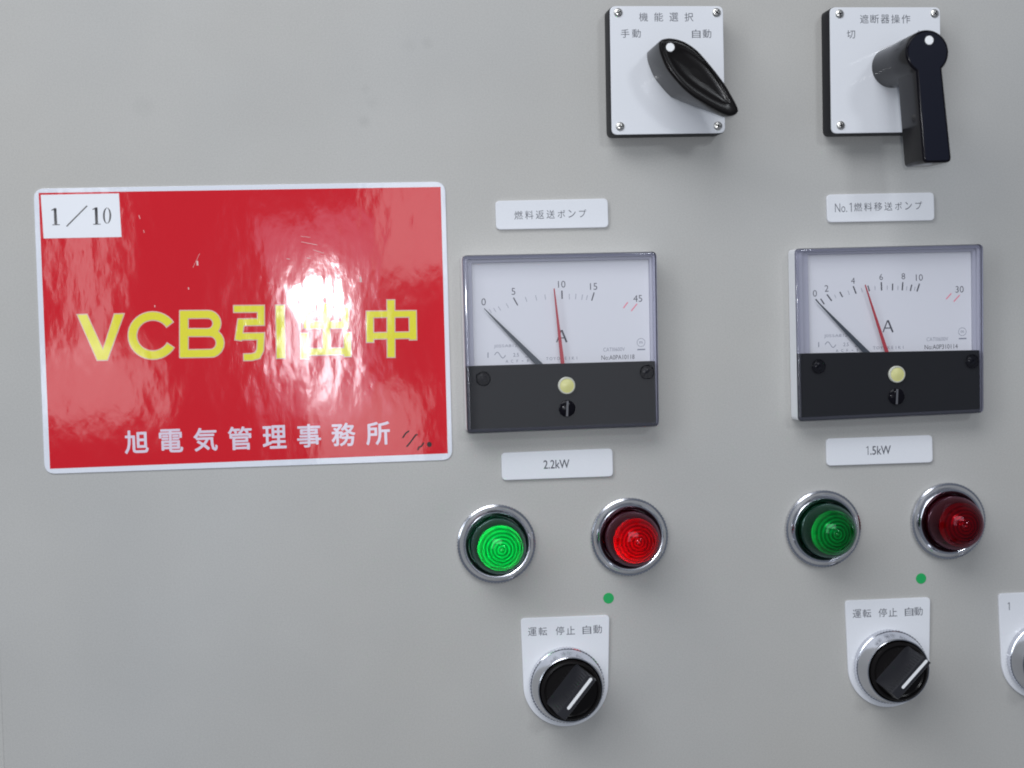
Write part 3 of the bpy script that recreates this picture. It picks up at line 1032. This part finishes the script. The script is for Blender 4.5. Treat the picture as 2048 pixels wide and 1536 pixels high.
# ------------------------------------------------------------------ selector switches
def selector(corners, ctr, texts, line, label, full=True):
    t = Thing('selector_switch', *ctr, label, 'selector switch', 'selector switches along the bottom')
    TL, TR = t.p(*corners[0], 1.5), t.p(*corners[1], 1.5)
    r = 20.8
    body = [TR] + [Vector((r * math.cos(a), r * math.sin(a))) for a in [-math.pi * k / 40 for k in range(41)]] + [TL]
    # round the two top corners
    P = ccw(body)
    i_tr, i_tl = min(range(len(P)), key=lambda i: (P[i] - TR).length), min(range(len(P)), key=lambda i: (P[i] - TL).length)
    Q = []
    for i, b in enumerate(P):
        if i in (i_tr, i_tl):
            u, v = (P[i - 1] - b).normalized(), (P[(i + 1) % len(P)] - b).normalized()
            s, e = b + u * 2.2, b + v * 2.2
            Q += [s * (1 - k / 6) ** 2 + b * 2 * (k / 6) * (1 - k / 6) + e * (k / 6) ** 2 for k in range(7)]
        else:
            Q.append(b)
    bm = bmesh.new()
    prism(bm, Q, 0.05, 1.5, bev=0.3)
    finish('legend_plate', bm, M_PLATE, t.e)
    bm = bmesh.new()
    for (s, x, y) in texts:
        if s == '1':
            one(t, bm, x, y, 15.5, 1.53)
        else:
            ptext(t, bm, s, x, y, 17, 17, h=1.53, bold=0)
    finish('engraved_text', bm, M_TXT, t.e, 0)
    bm = bmesh.new()
    lathe(bm, [(17.3, 1.5), (17.9, 1.7), (17.9, 6.0), (17.6, 6.4)], n=144, wob=lambda j, i: (0.30 if i % 2 else 0.0) if j in (1, 2) else 0.0, cap1=False)
    lathe(bm, [(17.6, 6.38), (17.6, 7.0), (17.2, 8.2), (15.9, 15.0), (15.6, 15.7), (15.2, 15.9), (14.9, 15.5)], n=72, cap1=False)
    finish('bezel_ring', bm, M_CHROME, t.e, 30)
    bm = bmesh.new()
    lathe(bm, [(14.9, 15.5), (14.75, 13.0), (13.9, 12.6)], n=64, cap1=False)
    finish('bezel_throat', bm, M_BLK, t.e, 50)
    bm = bmesh.new()
    lathe(bm, [(13.9, 4.0), (14.5, 14.0), (14.4, 17.2), (13.8, 17.9), (12.9, 18.0), (12.6, 17.2), (11.8, 16.9)], n=64)
    disc = finish('knob_disc', bm, M_KNOB, t.e, 30)
    # grip bar
    HT = 33.0
    a, b = t.p(*line[0], HT), t.p(*line[1], HT)
    u = (a - b).normalized()
    v = Vector((-u.y, u.x))
    c = Vector((0.0, 0.0))
    off = (a + b) / 2 - u * 3.4
    c = off * 0.35
    Lh = 11.7
    bm = bmesh.new()
    ns = 34

    def sect(s, k):
        e = 0.22 if (k % 2 and 0 < k < ns) else 0.0
        o_ = c + u * s
        z0 = 16.6
        prof = [(-6.3, z0), (-4.2 + e, z0 + 7), (-3.0 + e, HT - 2.5), (-2.6 + e, HT - 0.5), (-2.1, HT), (2.1, HT), (2.6 - e, HT - 0.5), (3.0 - e, HT - 2.5), (4.2 - e, z0 + 7), (6.3, z0)]
        return [(*(o_ + v * q), zz) for q, zz in prof]
    R = [sect(-Lh + 2 * Lh * k / ns, k) for k in range(ns + 1)]
    # the ends lean in toward the disc
    rings(bm, R)
    grip = finish('grip_bar', bm, M_GRIP, disc, 25)
    bm = bmesh.new()
    P0, P1 = c + u * (Lh - 0.9), c + u * (Lh - 0.9 - (a - b).length)
    ww = 0.72
    cap = [P0 + Vector((0, 0)) + v * ww, P1 + v * ww] + [P1 - u * ww * math.sin(q) + v * ww * math.cos(q) for q in [math.pi * k / 8 for k in range(1, 8)]] + [P1 - v * ww, P0 - v * ww]
    cap += [P0 + u * ww * math.sin(q) - v * ww * math.cos(q) for q in [math.pi * k / 8 for k in range(1, 8)]]
    prism(bm, cap, HT - 0.2, HT + 0.12)
    finish('pointer_line', bm, M_DOT, grip, 0)
    return t


K3 = crop(1010, 1200, 5.484)
K4 = crop(1660, 1170, 5.278)
selector([(1041.4, 1236.7), (1219, 1230)], K3(665, 912), [(s, *K3(x, y)) for s, x, y in (('運', 300, 347), ('転', 415, 344), ('停', 603, 337), ('止', 720, 332), ('自', 898, 327), ('動', 1015, 320))],
         (K3(963, 856), K3(720, 1172)), 'three position selector switch below the left ammeter column')
selector([(1690.3, 1201.3), (1860.8, 1194.6)], K4(612, 843), [(s, *K4(x, y)) for s, x, y in (('運', 285, 302), ('転', 390, 299), ('停', 557, 292), ('止', 663, 287), ('自', 835, 282), ('動', 933, 277))],
         (K4(1040, 787), K4(796, 1062)), 'three position selector switch below the right ammeter column, fully in view')
selector([(1997, 1187.4), (2163, 1180)], (2080, 1315), [('1', 2018.5, 1212.5)], (K4(1040 + 1605, 787 - 75), K4(796 + 1605, 1062 - 75)),
         'selector switch cut off by the right edge, its plate showing a numeral 1')

# ------------------------------------------------------------------ green dot stickers
for px, py, lb in ((1217, 1196.3, 'small round green sticker between the left red lamp and the selector below'),
                   (1842, 1157, 'small round green sticker between the right pair of lamps and the selector below')):
    w = W(px, py)
    bm = bmesh.new()
    lathe(bm, [(2.62, 0.03), (2.62, 0.12), (2.5, 0.16)], n=32)
    o = finish('green_dot_sticker', bm, M_GRN, None)
    o.matrix_world = Matrix.Translation((w.x / 1000, 0, w.y / 1000)) @ RX
    tag(o, lb, 'sticker', 'green dot stickers')
